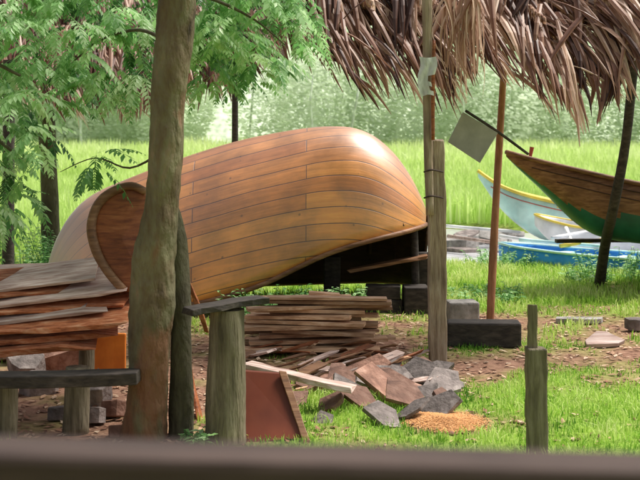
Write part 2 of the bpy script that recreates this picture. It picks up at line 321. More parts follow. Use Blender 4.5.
o=mk('far_forest',V,np.arange(len(V)).reshape(-1,4),M['wood_far'],origin=(0,105,0),tint=T); o['kind']='stuff'
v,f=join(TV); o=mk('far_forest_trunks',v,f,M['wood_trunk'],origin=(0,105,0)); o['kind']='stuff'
# ---------------------------------------------------------------- overturned boat
bx0,bx1=-3.44,1.37
RU=[45,50,60,75,90,130,185,240,300,340,365,385,405,418,425,429]; RVv=[278,255,228,207,193,176,155,138,127.5,126,131,146,170,196,214,226]
GU=[45,60,190,240,270,300,340,380,429]; GVv=[312,312,305,292,282,264,247,237,229]
def ridge(x): u=320+x*80; return H-(np.interp(u,RU,RVv)-HZ)/80
def gun(x): u=320+x*83; return H-(np.interp(u,GU,GVv)-HZ)/84.5
ns=80; nt_=44
tt=[0.5-0.5*math.cos(math.pi*i/ns) for i in range(ns+1)]
X=np.array([bx0+(bx1-bx0)*t for t in tt])
k5=np.ones(7)/7
rz=np.array([ridge(x) for x in X]); gz=np.array([gun(x) for x in X])
rz[3:-3]=np.convolve(rz,k5,'valid'); gz[3:-3]=np.convolve(gz,k5,'valid')
def wid(s):
    a=min(s/.42,1); b=min((1-s)/.24,1)
    return .93*(math.sin(a*math.pi/2)**.75)*(max(0,1-(1-b)**2.3)**.5)+.02
bo=empty('overturned_boat',(-1,15,0)); tag(bo,'large varnished wooden boat hull turned upside down on blocks','boat')
V=[];UV=[];near=[];far=[];secs=[]
for i,x in enumerate(X):
    s=(x-bx0)/(bx1-bx0); wv=wid(s); zn=gz[i]; zf=.06+.16*s; amp=max(rz[i]-(zn+zf)/2-.02,.0); yc=15.0
    sec=[]
    for j in range(nt_+1):
        th=math.pi*j/nt_; c=math.cos(th); sn=max(math.sin(th),0)
        y=yc-wv*math.copysign(abs(c)**.92,c); base=zn+(zf-zn)*(1-c)/2
        z=base+amp*sn**.92
        sec.append(Vector((x-.05*abs(c)*sm(.8,1,s),y,z)))
    al=[0];L=0
    for j in range(nt_): L+=(sec[j+1]-sec[j]).length; al.append(L)
    # the strakes follow the keel amidships and the sheer at the stern
    mixf=.25+.5*sm(.55,1,s)
    for j in range(nt_+1):
        real=(al[j]-al[nt_//2]); norm=(al[j]/max(L,1e-6)-.5)*3.3
        V.append(sec[j]); UV.append((x-bx0, 10+real*(1-mixf)+norm*mixf+.03*(x-bx0)))
    near.append(sec[0]);far.append(sec[-1]);secs.append(sec)
Fc=[[i*(nt_+1)+j,(i+1)*(nt_+1)+j,(i+1)*(nt_+1)+j+1,i*(nt_+1)+j+1] for i in range(ns) for j in range(nt_)]
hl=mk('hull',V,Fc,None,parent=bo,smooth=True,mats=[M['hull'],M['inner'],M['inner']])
uvl=hl.data.uv_layers.new(name='UVMap')
for lp in hl.data.loops: uvl.data[lp.index].uv=UV[lp.vertex_index]
so=hl.modifiers.new('s','SOLIDIFY'); so.thickness=.035; so.offset=-1; so.material_offset=1; so.material_offset_rim=1
hl.data.update()
nsum=0
for pp in hl.data.polygons: nsum+=pp.normal.z*pp.area
if nsum<0: hl.data.flip_normals()
gp=near[::4]+[near[-1]]
v,f=tube(gp,[.03]*len(gp),8,steps=3); o=mk('gunwale',v,f,M['brownhull'],smooth=True,parent=bo)
gp=far[::4]+[far[-1]]
v,f=tube(gp,[.03]*len(gp),8,steps=3); o=mk('gunwale',v,f,M['brownhull'],smooth=True,parent=bo)
for si in (26,36,45,53,60,66):
    sc=secs[si]; c=Vector((sc[0].x,15,.5)); pts=[c+(q-c)*.955 for q in sc[1:-1:4]]
    v,f=tube(pts,[.03]*len(pts),6,steps=3); mk('rib',v,f,M['inner'],smooth=True,parent=bo)
crib='timber blocks propping the boat'
def block(name,c,sx,sy,sz,m,label,cat,group=None,rot=0,seed=1,bw=.012):
    V,Fc=plankgeo((-sx/2,0,sz/2),(sx/2,0,sz/2),sy,sz,seed=seed,jag=.008,warp=.0,seg=4,endjag=.008)
    o=mk(name,V,Fc,m,origin=(0,0,0)); o.location=c; o.rotation_euler=(0,0,rot); bev(o,bw); tag(o,label,cat,group); return o
block('timber_block',(.72,14.45,0),.5,.3,.17,M['dark'],'dark timber block under the upturned boat','block',crib,.1,2)
block('timber_block',(.76,14.47,.172),.42,.26,.16,M['dark'],'dark timber block under the upturned boat','block',crib,-.06,3)
block('timber_block',(1.15,14.4,0),.3,.34,.33,M['dark'],'dark upright timber block below the boat stern','block',crib,.05,4)
v,f=tube([(1.16,14.6,.33),(1.15,14.65,1.0)],[.05,.045],8); tag(mk('prop_post',v,f,M['dark'],smooth=True),'short dark prop holding up the boat edge','post')
plank('plank',(.35,14.6,.50),(1.3,14.55,.66),.22,.04,M['brownhull'],'brown board lying across underside of the boat','plank',seed=5)
block('timber_block',(.15,15.2,0),.2,.2,.6,M['dark'],'dark timber block under the upturned boat','block',crib,.05,9)
block('timber_block',(1.28,14.98,0),.14,.3,.68,M['dark'],'dark timber block under the upturned boat','block',crib,.05,8)
# ---------------------------------------------------------------- upright boats
def boat(name,stations,mats,label,yaw=0,piv=(0,0,0),split=.5,rim=.03,thw=(),p=.6,rimmat=None,stripe=None,gx=-1):
    st=np.array(stations,float); n=40; xx=np.linspace(st[0,0],st[-1,0],n)
    zk=np.interp(xx,st[:,0],st[:,1]); zs=np.interp(xx,st[:,0],st[:,2]); hb=np.interp(xx,st[:,0],st[:,3])
    for arr in (zk,zs,hb):
        arr[1:-1]=(arr[:-2]+arr[1:-1]*2+arr[2:])/4; arr[1:-1]=(arr[:-2]+arr[1:-1]*2+arr[2:])/4
    e=empty(name,piv); e.rotation_euler=(0,0,yaw); tag(e,label,'boat')
    m=24;V=[];Fc=[];fm=[]
    for i in range(n):
        for j in range(m+1):
            th=math.pi*j/m;c=math.cos(th);V.append((xx[i],-hb[i]*math.copysign(abs(c)**.8,c),zs[i]-(zs[i]-zk[i])*max(math.sin(th),0)**p))
    for i in range(n-1):
        for j in range(m):
            Fc.append([i*(m+1)+j,i*(m+1)+j+1,(i+1)*(m+1)+j+1,(i+1)*(m+1)+j])
            jj=min(j,m-1-j)/(m/2); fm.append(1 if (jj>split+max(0,gx-xx[i])*.35 and len(mats)>1) else 0)
    def add(nm,v,f,mt,**k):
        o=mk(nm,v,f,mt,origin=(0,0,0),**k); o.parent=e; o.location=(0,0,0); return o
    o=add('hull',V,Fc,None,smooth=True,mats=mats,fm=fm); s=o.modifiers.new('s','SOLIDIFY'); s.thickness=.03; s.offset=-1
    for sg in(-1,1):
        pts=[Vector((xx[i],sg*(hb[i]+.005),zs[i]+.005)) for i in range(0,n,3)]+[Vector((xx[-1],sg*(hb[-1]),zs[-1]))]
        v,f=tube(pts,[rim]*len(pts),8,steps=3); add('gunwale',v,f,rimmat or mats[0],smooth=True)
        for (smt,dz,sr) in (stripe or ()):
            pt2=[]
            for i in range(0,n,2):
                hgt=zs[i]-zk[i]
                if dz<.75*hgt:
                    sn=(dz/hgt)**(1/p); c=max(1-sn*sn,0)**.5; pt2.append(Vector((xx[i],sg*(hb[i]*c**.8+.004),zs[i]-dz)))
            v,f=tube(pt2,[sr]*len(pt2),6,steps=3); add('stripe',v,f,smt,smooth=True)
    for tx in thw:
        z=np.interp(tx,xx,zs)-.06;hw=np.interp(tx,xx,hb)*.97
        v,f=plankgeo((tx,-hw,z),(tx,hw,z),.2,.03,side=(1,0,0),jag=.002,warp=0); add('thwart',v,f,rimmat or mats[0])
    return e
boat('plank_boat',[(0,1.84,1.90,.02),(.12,1.70,1.86,.07),(.48,1.42,1.76,.22),(.9,.97,1.66,.4),(1.25,.74,1.57,.55),(1.8,.66,1.45,.75),(2.8,.62,1.36,.9),(4.2,.62,1.4,.85),(5.4,.75,1.6,.5),(6,1.3,1.75,.1)],
     [M['brownhull'],M['green']],'large brown plank boat with dark green bottom on trestles',yaw=.10,piv=(2.5,16.1,0),split=.16,rim=.03,thw=(2.2,3.4,4.6),p=.7,stripe=((M['inner'],.11,.007),(M['inner'],.22,.007)),gx=1.6)
for xx_ in (4.75,6.9):
    e=empty('boat_trestle',(xx_,16.3,0)); tag(e,'rough timber trestle carrying the plank boat','trestle','trestles under the plank boat')
    mk('beam',*plankgeo((xx_,15.3,.6),(xx_,17.3,.6),.12,.1,side=(1,0,0)),M['dark'],parent=e)
    for dy in(-.75,.75):
        v,f=tube([(xx_,16.3+dy,-.03),(xx_,16.3+dy,.55)],[.06,.05],8); mk('leg',v,f,M['dark'],parent=e,smooth=True)
v,f=plankgeo(S(556,241,17.1),(6.3,17.2,S(0,241,17.1).z),.12,.05); o=mk('beam',v,f,M['dark']); o.name='support_beam'; tag(o,'thin dark beam beside the plank boat','beam')
boat('blue_boat',[(-.1,.10,.40,.03),(.2,-.15,.38,.24),(1.2,-.25,.34,.42),(2.5,-.25,.32,.5),(4,-.2,.36,.4),(5.2,.1,.45,.03)],[M['blue']],'long low bright blue wooden boat moored on the bank',yaw=-.62,piv=(3.10,20.1,-.1),rim=.022,thw=(1.0,2.0,3.0),rimmat=M['aqua'])
boat('aqua_canoe',[(0,1.26,1.38,.02),(.35,.72,1.12,.12),(.7,.36,.97,.25),(1.2,.02,.84,.4),(2.2,-.15,.62,.55),(3.4,-.15,.52,.5),(4.8,.1,.7,.1)],[M['aqua'],M['white']],'pale aqua canoe with yellow gunwale and high bow',yaw=-.05,piv=(3.16,24,0),split=.8,rim=.035,rimmat=M['yellow'],stripe=((M['redp'],.13,.010),),thw=(1.6,2.6))
boat('white_boat',[(0,.45,.66,.03),(.25,.2,.6,.25),(.8,-.05,.5,.42),(1.8,-.12,.42,.5),(3,-.05,.46,.35),(3.6,.25,.55,.03)],[M['white']],'small white rowing boat with yellow rim',yaw=-.5,piv=(4.05,22.6,-.05),rim=.022,rimmat=M['yellow'],thw=(1.2,2.1))
for k in range(14):
    u=R.uniform(446,528); v_=R.uniform(232,250); d=H*F/(v_-HZ)*1.04
    chunk('creek_stone',(S(u,0,d).x,d,-.2),R.uniform(.12,.4),R.uniform(.15,.4),R.uniform(.05,.09),M[R.choice(['rock','conc','conc'])],'pale grey stone at the edge of the creek','stone','stones along the creek edge',seed=40+k,rot=k,bw=.03,tilt=R.uniform(-.2,.3))
for k,(a,b,mm) in enumerate([((552,238,20.5),(608,228,21.6),'white'),((566,228,21.5),(572,243,20.4),'white'),((500,236,22),(548,243,20.6),'white'),((448,236,23),(505,244,21.6),'slabwood'),((560,246,19.8),(625,236,20.2),'yellow'),((520,240,21),(600,246,19.6),'aqua'),((446,226,25),(520,232,24),'white')]):
    v,f=tube([S(*a),S(*b)],[.035,.028],7); tag(mk('pale_pole',v,f,M[mm],smooth=True),'thin pole laid over the moored boats','pole','poles laid over the moored boats')
# ---------------------------------------------------------------- posts and poles
def post(name,pts,rad,m,label,cat='post',rough=.06,sides=14,flat=1,seed=0,group=None):
    v,f=tube(pts,rad,sides,rough,seed,flat); o=mk(name,v,f,m,smooth=True); es=o.modifiers.new('e','EDGE_SPLIT'); es.split_angle=1.0
    tag(o,label,cat,group); return o
d=11.5
e=empty('roof_post',S(437,360,d)); tag(e,'thick weathered squared post with thin pole tied to it','post')
v,f=plankgeo(S(438,362,d),S(434,140,d),.165,.16,side=(1,0,0),seed=3,jag=.009,warp=.012,seg=18,endjag=.012); bev(mk('post',v,f,M['post'],parent=e),.012)
v,f=tube([S(430,215,d-.12),S(428,130,d-.12),S(427,0,d-.1),S(426,-60,d-.1)],[.04,.045,.05,.045],10,.1); mk('upper_pole',v,f,M['post'],parent=e,smooth=True)
v,f=tube([S(433,140,d-.18),S(433,90,d-.18),S(434,40,d-.16)],[.018,.02,.015],7,.1); mk('red_strip',v,f,M['redwood'],parent=e,smooth=True)
for v0 in (172,198):
    v,f=tube([S(424,v0,d-.12),S(432,v0-2,d-.19),S(443,v0,d-.1)],[.008]*3,6); mk('rope_lashing',v,f,M['rail'],parent=e,smooth=True)
post('slender_pole',[S(490,324,13.7),S(494,240,13.7),S(499,150,13.7),S(505,50,13.6)],[.046,.045,.04,.036],M['pole'],'slender reddish brown pole leaning under the thatched roof','pole')
post('leaning_pole',[S(599,287,16.8),S(606,240,16.0),S(613,210,15.3),S(626,140,15.0),S(634,60,14.8)],[.075,.07,.065,.06,.06],M['dark'],'dark leaning pole in front of the plank boat','pole')
post('distant_post',[(-1.24,17.5,0),(-1.24,17.5,2.9)],[.05,.045],M['dark'],'thin dark post standing beyond the upturned boat','post')
post('shed_post',[S(8,300,15.5),S(9,60,15.5)],[.08,.075],M['dark'],'dark upright post at the side of the yard','post')
post('shed_post',[S(52,262,19),S(50,200,19),S(46,110,19)],[.16,.14,.13],M['bark2'],'dark brown trunk post beyond the yard','post',.15)
d=8.05
e=empty('fence_post',S(537,458,d)); tag(e,'short grey fence post with a narrower stub on top','post')
v,f=plankgeo(S(538,462,d),S(536,347,d),.135,.13,side=(1,0,0),seed=8,jag=.006,warp=.004,seg=10,endjag=.008); bev(mk('post',v,f,M['stump'],parent=e),.01)
v,f=plankgeo(S(532.5,349,d),S(532,305,d),.06,.06,side=(1,0,0),seed=9,jag=.004,warp=.003,endjag=.008); bev(mk('stub',v,f,M['stump'],parent=e),.006)
pl=[S(463,112,12.6),S(498,133,12.6),S(480,163,12.6),S(448,142,12.6)]
nrm=Vector((0,.02,0)); e=empty('hanging_plate',pl[2]); tag(e,'square grey metal plate on a dark stick','plate')
v=[q for q in pl]+[q+nrm for q in pl]; o=mk('plate',v,[[0,1,2,3],[7,6,5,4],[0,4,5,1],[1,5,6,2],[2,6,7,3],[3,7,4,0]],M['metal'],parent=e); bev(o,.004)
v,f=tube([S(466,111,12.55),S(498,132,12.9),S(528,154,13.2)],[.016,.017,.016],8); mk('stick',v,f,M['dark'],parent=e,smooth=True)
post('bow_pennant',[S(530,158,16.1),S(532,147,16.1)],[.02,.03],M['redp'],'small red marker tied near the boat bow','marker',0)
V=[];nn=8
for i in range(nn+1):
    for j in range(6):
        V.append(S(419+j*3.4+1.5*math.sin(i),58+i*4.5-2*abs(j-2.5)*(.3 if i<5 else -.6),11.25+.03*math.sin(j*2+i*.8)))
Fc=[[i*6+j,i*6+j+1,(i+1)*6+j+1,(i+1)*6+j] for i in range(nn) for j in range(5) if not(i>3 and j>2+(i%2))]
o=mk('white_cloth',V,Fc,M['cloth'],smooth=True); tag(o,'crumpled white cloth tied to the roof pole','cloth')
e=empty('porch_rail',(0,1.35,0)); tag(e,'dark wooden porch rail on posts close to the viewer','railing')
def zr(v): return H-(v-HZ)/F*1.35
v,f=plankgeo((-1.2,1.35,zr(441-20)-.06),(1.2,1.35,zr(480)-.06),.09,.12,seed=4,jag=.002,seg=14,warp=.002); bev(mk('rail',v,f,M['rail'],parent=e),.01)
for x in(-1.1,1.1):
    v,f=plankgeo((x,1.35,0),(x,1.35,1.78-.04*x),.09,.09,side=(1,0,0),jag=.002); mk('post',v,f,M['rail'],parent=e)
# ---------------------------------------------------------------- main tree
def frond(V,Fc,T,base,dirv,L,droop,ll,n,t0,rr):
    d=dirv.normalized(); p=Vector(base); st=L/n; side=d.cross(Vector((0,0,1)))
    if side.length<.1: side=Vector((1,0,0))
    side.normalize()
    for i in range(n+1):
        s=i/n; d=(d+Vector((0,0,-droop/n))).normalized(); q=p+d*st
        b=len(V); wv=side*.003
        V.extend([p-wv,p+wv,q+wv*.7,q-wv*.7]); Fc.append([b,b+1,b+2,b+3]); T.extend([t0*.8]*4)
        p=q
        if i<2: continue
        up=side.cross(d).normalized(); lf=ll*(math.sin(math.pi*(.18+.75*s)))*1.05
        for sg in(-1,1):
            if rr.random()<.08: continue
            ld=(side*sg*1.0+d*(.45+.5*s)+Vector((0,0,-.3-rr.random()*.3))+up*rr.uniform(-.3,.3)).normalized()
            l=lf*rr.uniform(.75,1.2); wd=(d-ld*d.dot(ld)).normalized()*l*.22; t=min(max(t0+rr.gauss(0,.12),0),1)
            b=len(V); m=p+ld*l*.45
            V.extend([p,m-wd,p+ld*l+Vector((0,0,-l*.12)),m+wd]); Fc.append([b,b+1,b+2,b+3]); T.extend([t]*4)
    return p
def crown(name,regions,parent,seed,m=None,thr=-.05):
    rr=random.Random(seed); V=[];Fc=[];T=[]
    for (poly,d0,d1,n,bias) in regions:
        us=[q[0] for q in poly]; vs=[q[1] for q in poly]; c=0
        def inside(u,v):
            r=False;j=len(poly)-1
            for i in range(len(poly)):
                if (poly[i][1]>v)!=(poly[j][1]>v) and u<(poly[j][0]-poly[i][0])*(v-poly[i][1])/(poly[j][1]-poly[i][1])+poly[i][0]: r=not r
                j=i
            return r
        tries=0
        while c<n and tries<n*40:
            tries+=1
            u=rr.uniform(min(us),max(us)); v=rr.uniform(min(vs),max(vs))
            if not inside(u,v): continue
            d=rr.uniform(d0,d1); nz=noise.noise(Vector((u*.03,v*.03,d*.8+seed)))
            if nz<thr: continue
            b=S(u,v,d); a=rr.uniform(0,6.28); dv=Vector((math.cos(a)+bias,math.sin(a)*.8,rr.uniform(-.5,.35)))
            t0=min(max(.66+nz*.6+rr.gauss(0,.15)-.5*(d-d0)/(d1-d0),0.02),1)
            for kk in range(2):
                a2=rr.uniform(-.9,.9); dd=Matrix.Rotation(a2,3,'Z')@dv
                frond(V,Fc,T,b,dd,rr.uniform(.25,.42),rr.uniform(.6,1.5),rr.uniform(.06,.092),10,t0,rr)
            c+=1
    return mk(name,V,Fc,M['leaf'] if m is None else m,tint=T,parent=parent)
d=8.5
tr=empty('leafy_tree',S(146,441,d)); tag(tr,'leafy tree with rough olive brown trunk and feathery leaves','tree')
cen=[(143,450,.185),(145,425,.16),(148,385,.145),(149,340,.148),(152,300,.16),(154,265,.15),(160,225,.13),(164,170,.122),(168,110,.125),(173,50,.13),(177,0,.135),(182,-70,.13),(190,-160,.10)]
v,f=tube([S(a,b,d) for a,b,_ in cen],[c for *_,c in cen],36,.13,3,steps=12); mk('trunk',v,f,M['bark'],smooth=True,parent=tr)
limbs=[[(180,-40),(150,-60),(90,-70),(20,-60)],[(184,-60),(230,-90),(290,-80),(330,-40)],[(165,150),(130,168),(95,158),(60,172)],[(178,-10),(215,0),(255,20),(285,45)],[(172,45),(140,30),(100,40),(70,65)]]
for i,l in enumerate(limbs):
    r0=[.07,.07,.010,.018,.018][i]; v,f=tube([S(a,b,d+.3*k) for k,(a,b) in enumerate(l)],[r0,r0*.75,r0*.5,r0*.25],8,.08,i); mk('limb',v,f,M['bark2'],smooth=True,parent=tr)
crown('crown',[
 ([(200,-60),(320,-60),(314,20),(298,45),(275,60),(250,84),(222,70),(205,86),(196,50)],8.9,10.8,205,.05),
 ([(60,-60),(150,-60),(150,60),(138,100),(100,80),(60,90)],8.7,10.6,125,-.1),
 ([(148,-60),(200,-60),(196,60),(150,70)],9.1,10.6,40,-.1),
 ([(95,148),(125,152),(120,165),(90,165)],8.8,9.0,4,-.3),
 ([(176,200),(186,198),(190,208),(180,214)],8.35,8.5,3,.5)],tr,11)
post('thin_tree_stem',[S(180,446,8.6),S(181,380,8.6),S(180,300,8.62),S(177,240,8.62),S(173,205,8.6)],[.095,.08,.075,.07,.03],M['bark2'],'dark mossy dead stem standing beside the tree','tree stem',.16,seed=5)
t2=empty('leafy_tree',(-3.1,9.2,0)); tag(t2,'tree with pale green feathery leaves drooping over planks','tree')
v,f=tube([(-3.1,9.2,-.03),(-3.05,9.2,1.5),(-2.95,9.15,2.8),(-2.6,9,3.6)],[.15,.13,.11,.07],14,.1,8); mk('trunk',v,f,M['bark'],smooth=True,parent=t2)
for l in ([(-2.97,9.15,2.6),(-2.6,9,2.75),(-2.2,8.8,2.6)],[(-3,9.2,2.0),(-2.6,9.1,2.2),(-2.2,9,1.95)],[(-2.8,9.1,3.2),(-2.2,9,3.4),(-1.6,8.9,3.3)]):
    v,f=tube(l,[.03,.02,.01],7,.08,1); mk('limb',v,f,M['bark2'],smooth=True,parent=t2)
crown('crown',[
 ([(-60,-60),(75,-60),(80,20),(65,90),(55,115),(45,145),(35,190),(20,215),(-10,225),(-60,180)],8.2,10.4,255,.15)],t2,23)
def weed(c,r,h,n,label,seed,m=None):
    rr=random.Random(seed); V=[];Fc=[];T=[]
    for i in range(n):
        a=rr.uniform(0,6.28); q=r*math.sqrt(rr.random()); b=Vector((c[0]+q*math.cos(a),c[1]+q*math.sin(a),0)); l=rr.uniform(.5,1)*h
        dv=Vector((math.cos(a)*.5,math.sin(a)*.5,1.3)).normalized(); p=b.copy(); t0=rr.uniform(.3,.95)
        e=p+dv*l; bb=len(V); sd=Vector((.006,0,0)); V+= [p-sd,p+sd,e+sd*.5,e-sd*.5]; Fc.append([bb,bb+1,bb+2,bb+3]); T+=[.2]*4
        for k in range(9):
            s=.2+.8*k/8; pp=p+dv*l*s; an=rr.uniform(0,6.28); ld=Vector((math.cos(an),math.sin(an),rr.uniform(-.2,.5))).normalized(); L=rr.uniform(.05,.11); sd=ld.cross(Vector((0,0,1))).normalized()*L*.24
            bb=len(V); V+=[pp,pp+ld*L*.5-sd,pp+ld*L+Vector((0,0,-.02)),pp+ld*L*.5+sd]; Fc.append([bb,bb+1,bb+2,bb+3]); t=min(max(t0+rr.gauss(0,.1),0),1); T+=[t]*4
    o=mk('weed_clump',V,Fc,M['leaf'],origin=(c[0],c[1],0),tint=T); tag(o,label,'weeds','weed clumps around the yard'); return o
weed((4.35,17.6),.45,.5,55,'bushy green weeds below the plank boat',1)
weed((3.8,17.2),.3,.25,35,'low green weeds below the plank boat',2)
weed((-.45,13.4),.55,.46,120,'low green weeds beside the lumber pile',3)
weed((.1,13.7),.35,.42,80,'low green weeds beside the lumber pile',4)
weed((-4.3,17.5),.5,.75,60,'tall green weeds beyond the yard',5)
weed((-3.8,18.8),.7,.8,90,'tall green weeds beyond the yard',6)
weed((2.1,15.5),.5,.2,50,'low green weeds by the creek bank',7)
weed((-.85,8.4),.12,.12,10,'small weeds at the foot of the stump',8)
weed((2.9,19.3),.5,.3,50,'low green weeds by the creek bank',9)
# ---------------------------------------------------------------- thatched roof
EU=[-40,0,60,110,160,200,240,270,290,310,335,360,380,400,420,440,455,470,490,520,545,575,600,625,660]
EVb=[95,100,110,118,112,100,92,66,54,60,72,88,98,90,96,102,110,88,70,82,104,122,122,98,72]
def ribbon(V,Fc,T,top,tip,w_,cur,t,tw,K,rr,bow=.05):
    b=len(V)
    for k in range(K+1):
        s=k/K; c=top.lerp(tip,s)+Vector((cur*math.sin(s*3.1),-.08*math.sin(s*math.pi),bow*math.sin(s*math.pi)))
        ww=w_*(1-s**3*.9); an=tw*s*1.6
        sd=Vector((math.cos(an),math.sin(an),.25*math.sin(an)))*ww
        V+=[c-sd,c+Vector((0,-.5*ww,.0)),c+sd]; T+=[t,max(t-.18,0),min(t+.14,1)]
        if k:
            q=b+k*3; Fc+=[[q-3,q-2,q+1,q],[q-2,q-1,q+2,q+1]]
def thatch(name,u0,u1,dep,label,seed,rows=7,dens=42,slope=1.0,sweep=.3,W=1.3,fr=3):
    rr=random.Random(seed); V=[];Fc=[];T=[]
    x0=(u0-320)*dep/F; x1=(u1-320)*dep/F; e=empty(name,((x0+x1)/2,dep,2.6)); tag(e,label,'roof')
    for r in range(rows):
        yb=dep+r*.17; zb0=r*.2*slope
        n=int((x1-x0)*dens*(1.5 if r<2 else 1))
        for i in range(n):
            x=x0+(x1-x0)*(i+rr.random())/n; u=320+x*F/dep
            tipz=H-(np.interp(u,EU,EVb)-HZ)*dep/F
            cl=noise.noise(Vector((x*4.5,r*3.1,seed+9)))
            L=rr.uniform(.5,1.15)
            tz=tipz+zb0+rr.gauss(.0,.06)-cl*.18
            if rr.random()<.04: tz-=rr.uniform(.05,.15)
            tilt=sweep+.8*noise.noise(Vector((x*.9,r*.9,seed)))+.6*cl+rr.gauss(0,.10)
            if rr.random()<.08: tilt+=rr.uniform(-.7,.7)
            tilt=max(-1.1,min(1.1,tilt))
            top=Vector((x-tilt*L,yb+.35*L+.1,tz+L*(.92-.3*abs(tilt)))); tip=Vector((x,yb-.06+rr.gauss(0,.05),tz))
            w_=rr.uniform(.013,.040); cur=rr.uniform(-.03,.03); t=min(max(.48+.8*cl+rr.gauss(0,.22),0),1)
            ribbon(V,Fc,T,top,tip,w_,cur,t,rr.uniform(-.8,.8),5,rr,.06*abs(tilt)+.03)
    for r in range(int((x1-x0)*fr)):
        bx=rr.uniform(x0-.2,x1-.3); k_=rr.uniform(.35,1.1); u=320+(bx+.4)*F/dep
        bz=H-(np.interp(u,EU,EVb)-HZ)*dep/F+.25+k_; by=dep+k_*.8
        an=rr.uniform(-.7,-.1); Lr=rr.uniform(.7,1.2); dv=Vector((math.cos(an),-.35,math.sin(an))).normalized()
        pr=Vector((bx,by,bz)); pt=min(max(rr.gauss(.7,.15),0),1)
        ribbon(V,Fc,T,pr,pr+dv*Lr+Vector((0,0,-.1)),.014,0,min(pt+.2,1),0,6,rr,.08)
        for i in range(24):
            s=i/23; c=pr+dv*Lr*s+Vector((0,0,-.1*s+.08*math.sin(s*3.14)))
            ll=rr.uniform(.2,.42)*(1-.5*s); tilt=rr.gauss(.2,.2)
            ribbon(V,Fc,T,c,c+Vector((tilt*ll,-.05,-ll*.9)),rr.uniform(.011,.022),0,min(max(pt+rr.gauss(0,.15),0),1),rr.uniform(-1,1),3,rr,.02)
    V=np.array([tuple(q) for q in V]); mk('palm_leaves',V,Fc,M['thatch'],tint=T,parent=e)
    off=.9; zb=2.4+off
    DV=[(x0,dep+off,zb),(x1,dep+off,zb),(x1,dep+off+W,zb+W*slope),(x0,dep+off+W,zb+W*slope)]
    DV=DV+[(a,b,c+.04) for a,b,c in DV]; mk('light_stop_panel',DV,[[3,2,1,0],[4,5,6,7],[0,1,5,4],[1,2,6,5],[2,3,7,6],[3,0,4,7]],M['inner'],parent=e)  # solid panel added under the leaves to stop light coming through
    return e
thatch('thatched_roof',268,690,11.75,'sagging roof of dry brown palm thatch with ragged edge',5)
thatch('thatched_roof',-30,285,17.6,'brown palm thatch roof behind green leaves',9,rows=7,dens=45,W=1.6,fr=1)
rr=random.Random(4)
V=[];Fc=[];T=[]
for i in range(70):
    a=S(rr.uniform(442,480),rr.uniform(-25,15),11.4+rr.random()*.15); L=rr.uniform(.4,.95); c=rr.uniform(-.2,.12); w_=rr.uniform(.01,.026); b=len(V); t=rr.uniform(.6,1)
    for k in range(8):
        s=k/7; p=a+Vector((c*math.sin(s*2.6),-.1*s,-L*s)); sd=Vector((math.cos(s*2*c*8),math.sin(s*2+c*9),0))*w_*(1-.8*s); V+=[p-sd,p+sd]; T+=[t,t-.25]
        if k: q=b+k*2; Fc.append([q-2,q-1,q+1,q])
o=mk('hanging_dry_frond',V,Fc,M['thatch'],tint=T); tag(o,'pale dry palm frond hanging from the thatch edge','palm frond')
# ---------------------------------------------------------------- table with slabs
e=empty('slab_rack',(-2.1,8.6,0)); tag(e,'rough timber rack of posts and a dark crossbeam','rack')
v,f=plankgeo(S(-30,380,8.3),S(139,376,8.3),.2,.085,seed=3,jag=.004,endjag=.01); bev(mk('crossbeam',v,f,M['dark'],parent=e),.008)
for (u,d_,r_) in((76,8.75,.1),(5,8.55,.085),(-40,9.9,.09),(86,9.9,.07)):
    v,f=tube([(S(u,0,d_).x,d_,-.03),(S(u,0,d_).x+.01,d_,.47)],[r_,r_*.92],12,.1,u); mk('leg',v,f,M['stump'],parent=e,smooth=True)
sl='rough wooden slabs stacked on the rack'
slabs=[
 (-60,360,78,348,8.75,1.0,.045,'barkslab',.10),(-60,350,104,334,8.80,.95,.04,'barkslab',.16),(-60,338,124,324,8.86,.8,.03,'barkslab',.22),
 (-60,331,96,312,8.98,.8,.022,'slabwood',.2),(-60,318,127,306,9.02,.75,.022,'barkslab',.24),(-60,313,118,293,9.12,.7,.022,'slabwood',.2),(-60,300,124,292,9.2,.6,.018,'barkslab',.26),(-60,300,88,279,9.3,.55,.022,'slabwood',.2),(-60,289,104,283,9.42,.5,.02,'slabwood',.24)]
for k,(u0,v0,u1,v1,dd,wv,tv,mm,tz) in enumerate(slabs):
    sd=Vector((0,1,tz)).normalized()*wv/2
    a=S(u0,v0,dd)+sd;b=S(u1,v1,dd+R.uniform(-.08,.12))+sd
    plank('wooden_slab',a,b,wv,tv,M[mm],['rough reddish bark slab on the rack','greyish pink weathered slab on the rack'][mm=='slabwood'],'slab',sl,seed=k,jag=.006 if mm=='slabwood' else .016,warp=.005,seg=7,endjag=.14,side=(R.uniform(-.12,.12),1,tz),bw=.003)
def outslab(name,pts,d0,d1,th,m,parent):
    n=len(pts); V=[]
    vs=[p[1] for p in pts]; v0,v1=min(vs),max(vs)
    F1=[S(a,b,d0+(d1-d0)*(b-v0)/(v1-v0)) for a,b in pts]; V=F1+[q+Vector((0,th,0)) for q in F1]
    c=sum(F1,Vector())/n; V+= [c+Vector((0,-.07,0)),c+Vector((0,th,0))]
    Fc=[]
    for i in range(n):
        j=(i+1)%n; Fc+= [[i,j,2*n],[j+n,i+n,2*n+1],[j,i,i+n,j+n]]
    o=mk(name,V,Fc,m,parent=parent); bev(o,.015,2); return F1
e=empty('curved_wood_slab',S(124,298,9.2)); tag(e,'rounded reddish brown wood slab with thick rim leaning by tree','slab')
F1=outslab('panel',[(92,232),(94,214),(102,200),(116,190),(132,186),(146,192),(152,215),(154,262),(150,296),(138,298),(124,290),(110,274),(98,254)],9.45,9.15,.09,M['redwood'],e)
rp=[F1[k]+Vector((0,-.01,0)) for k in (10,11,12,0,1,2,3,4,5)]
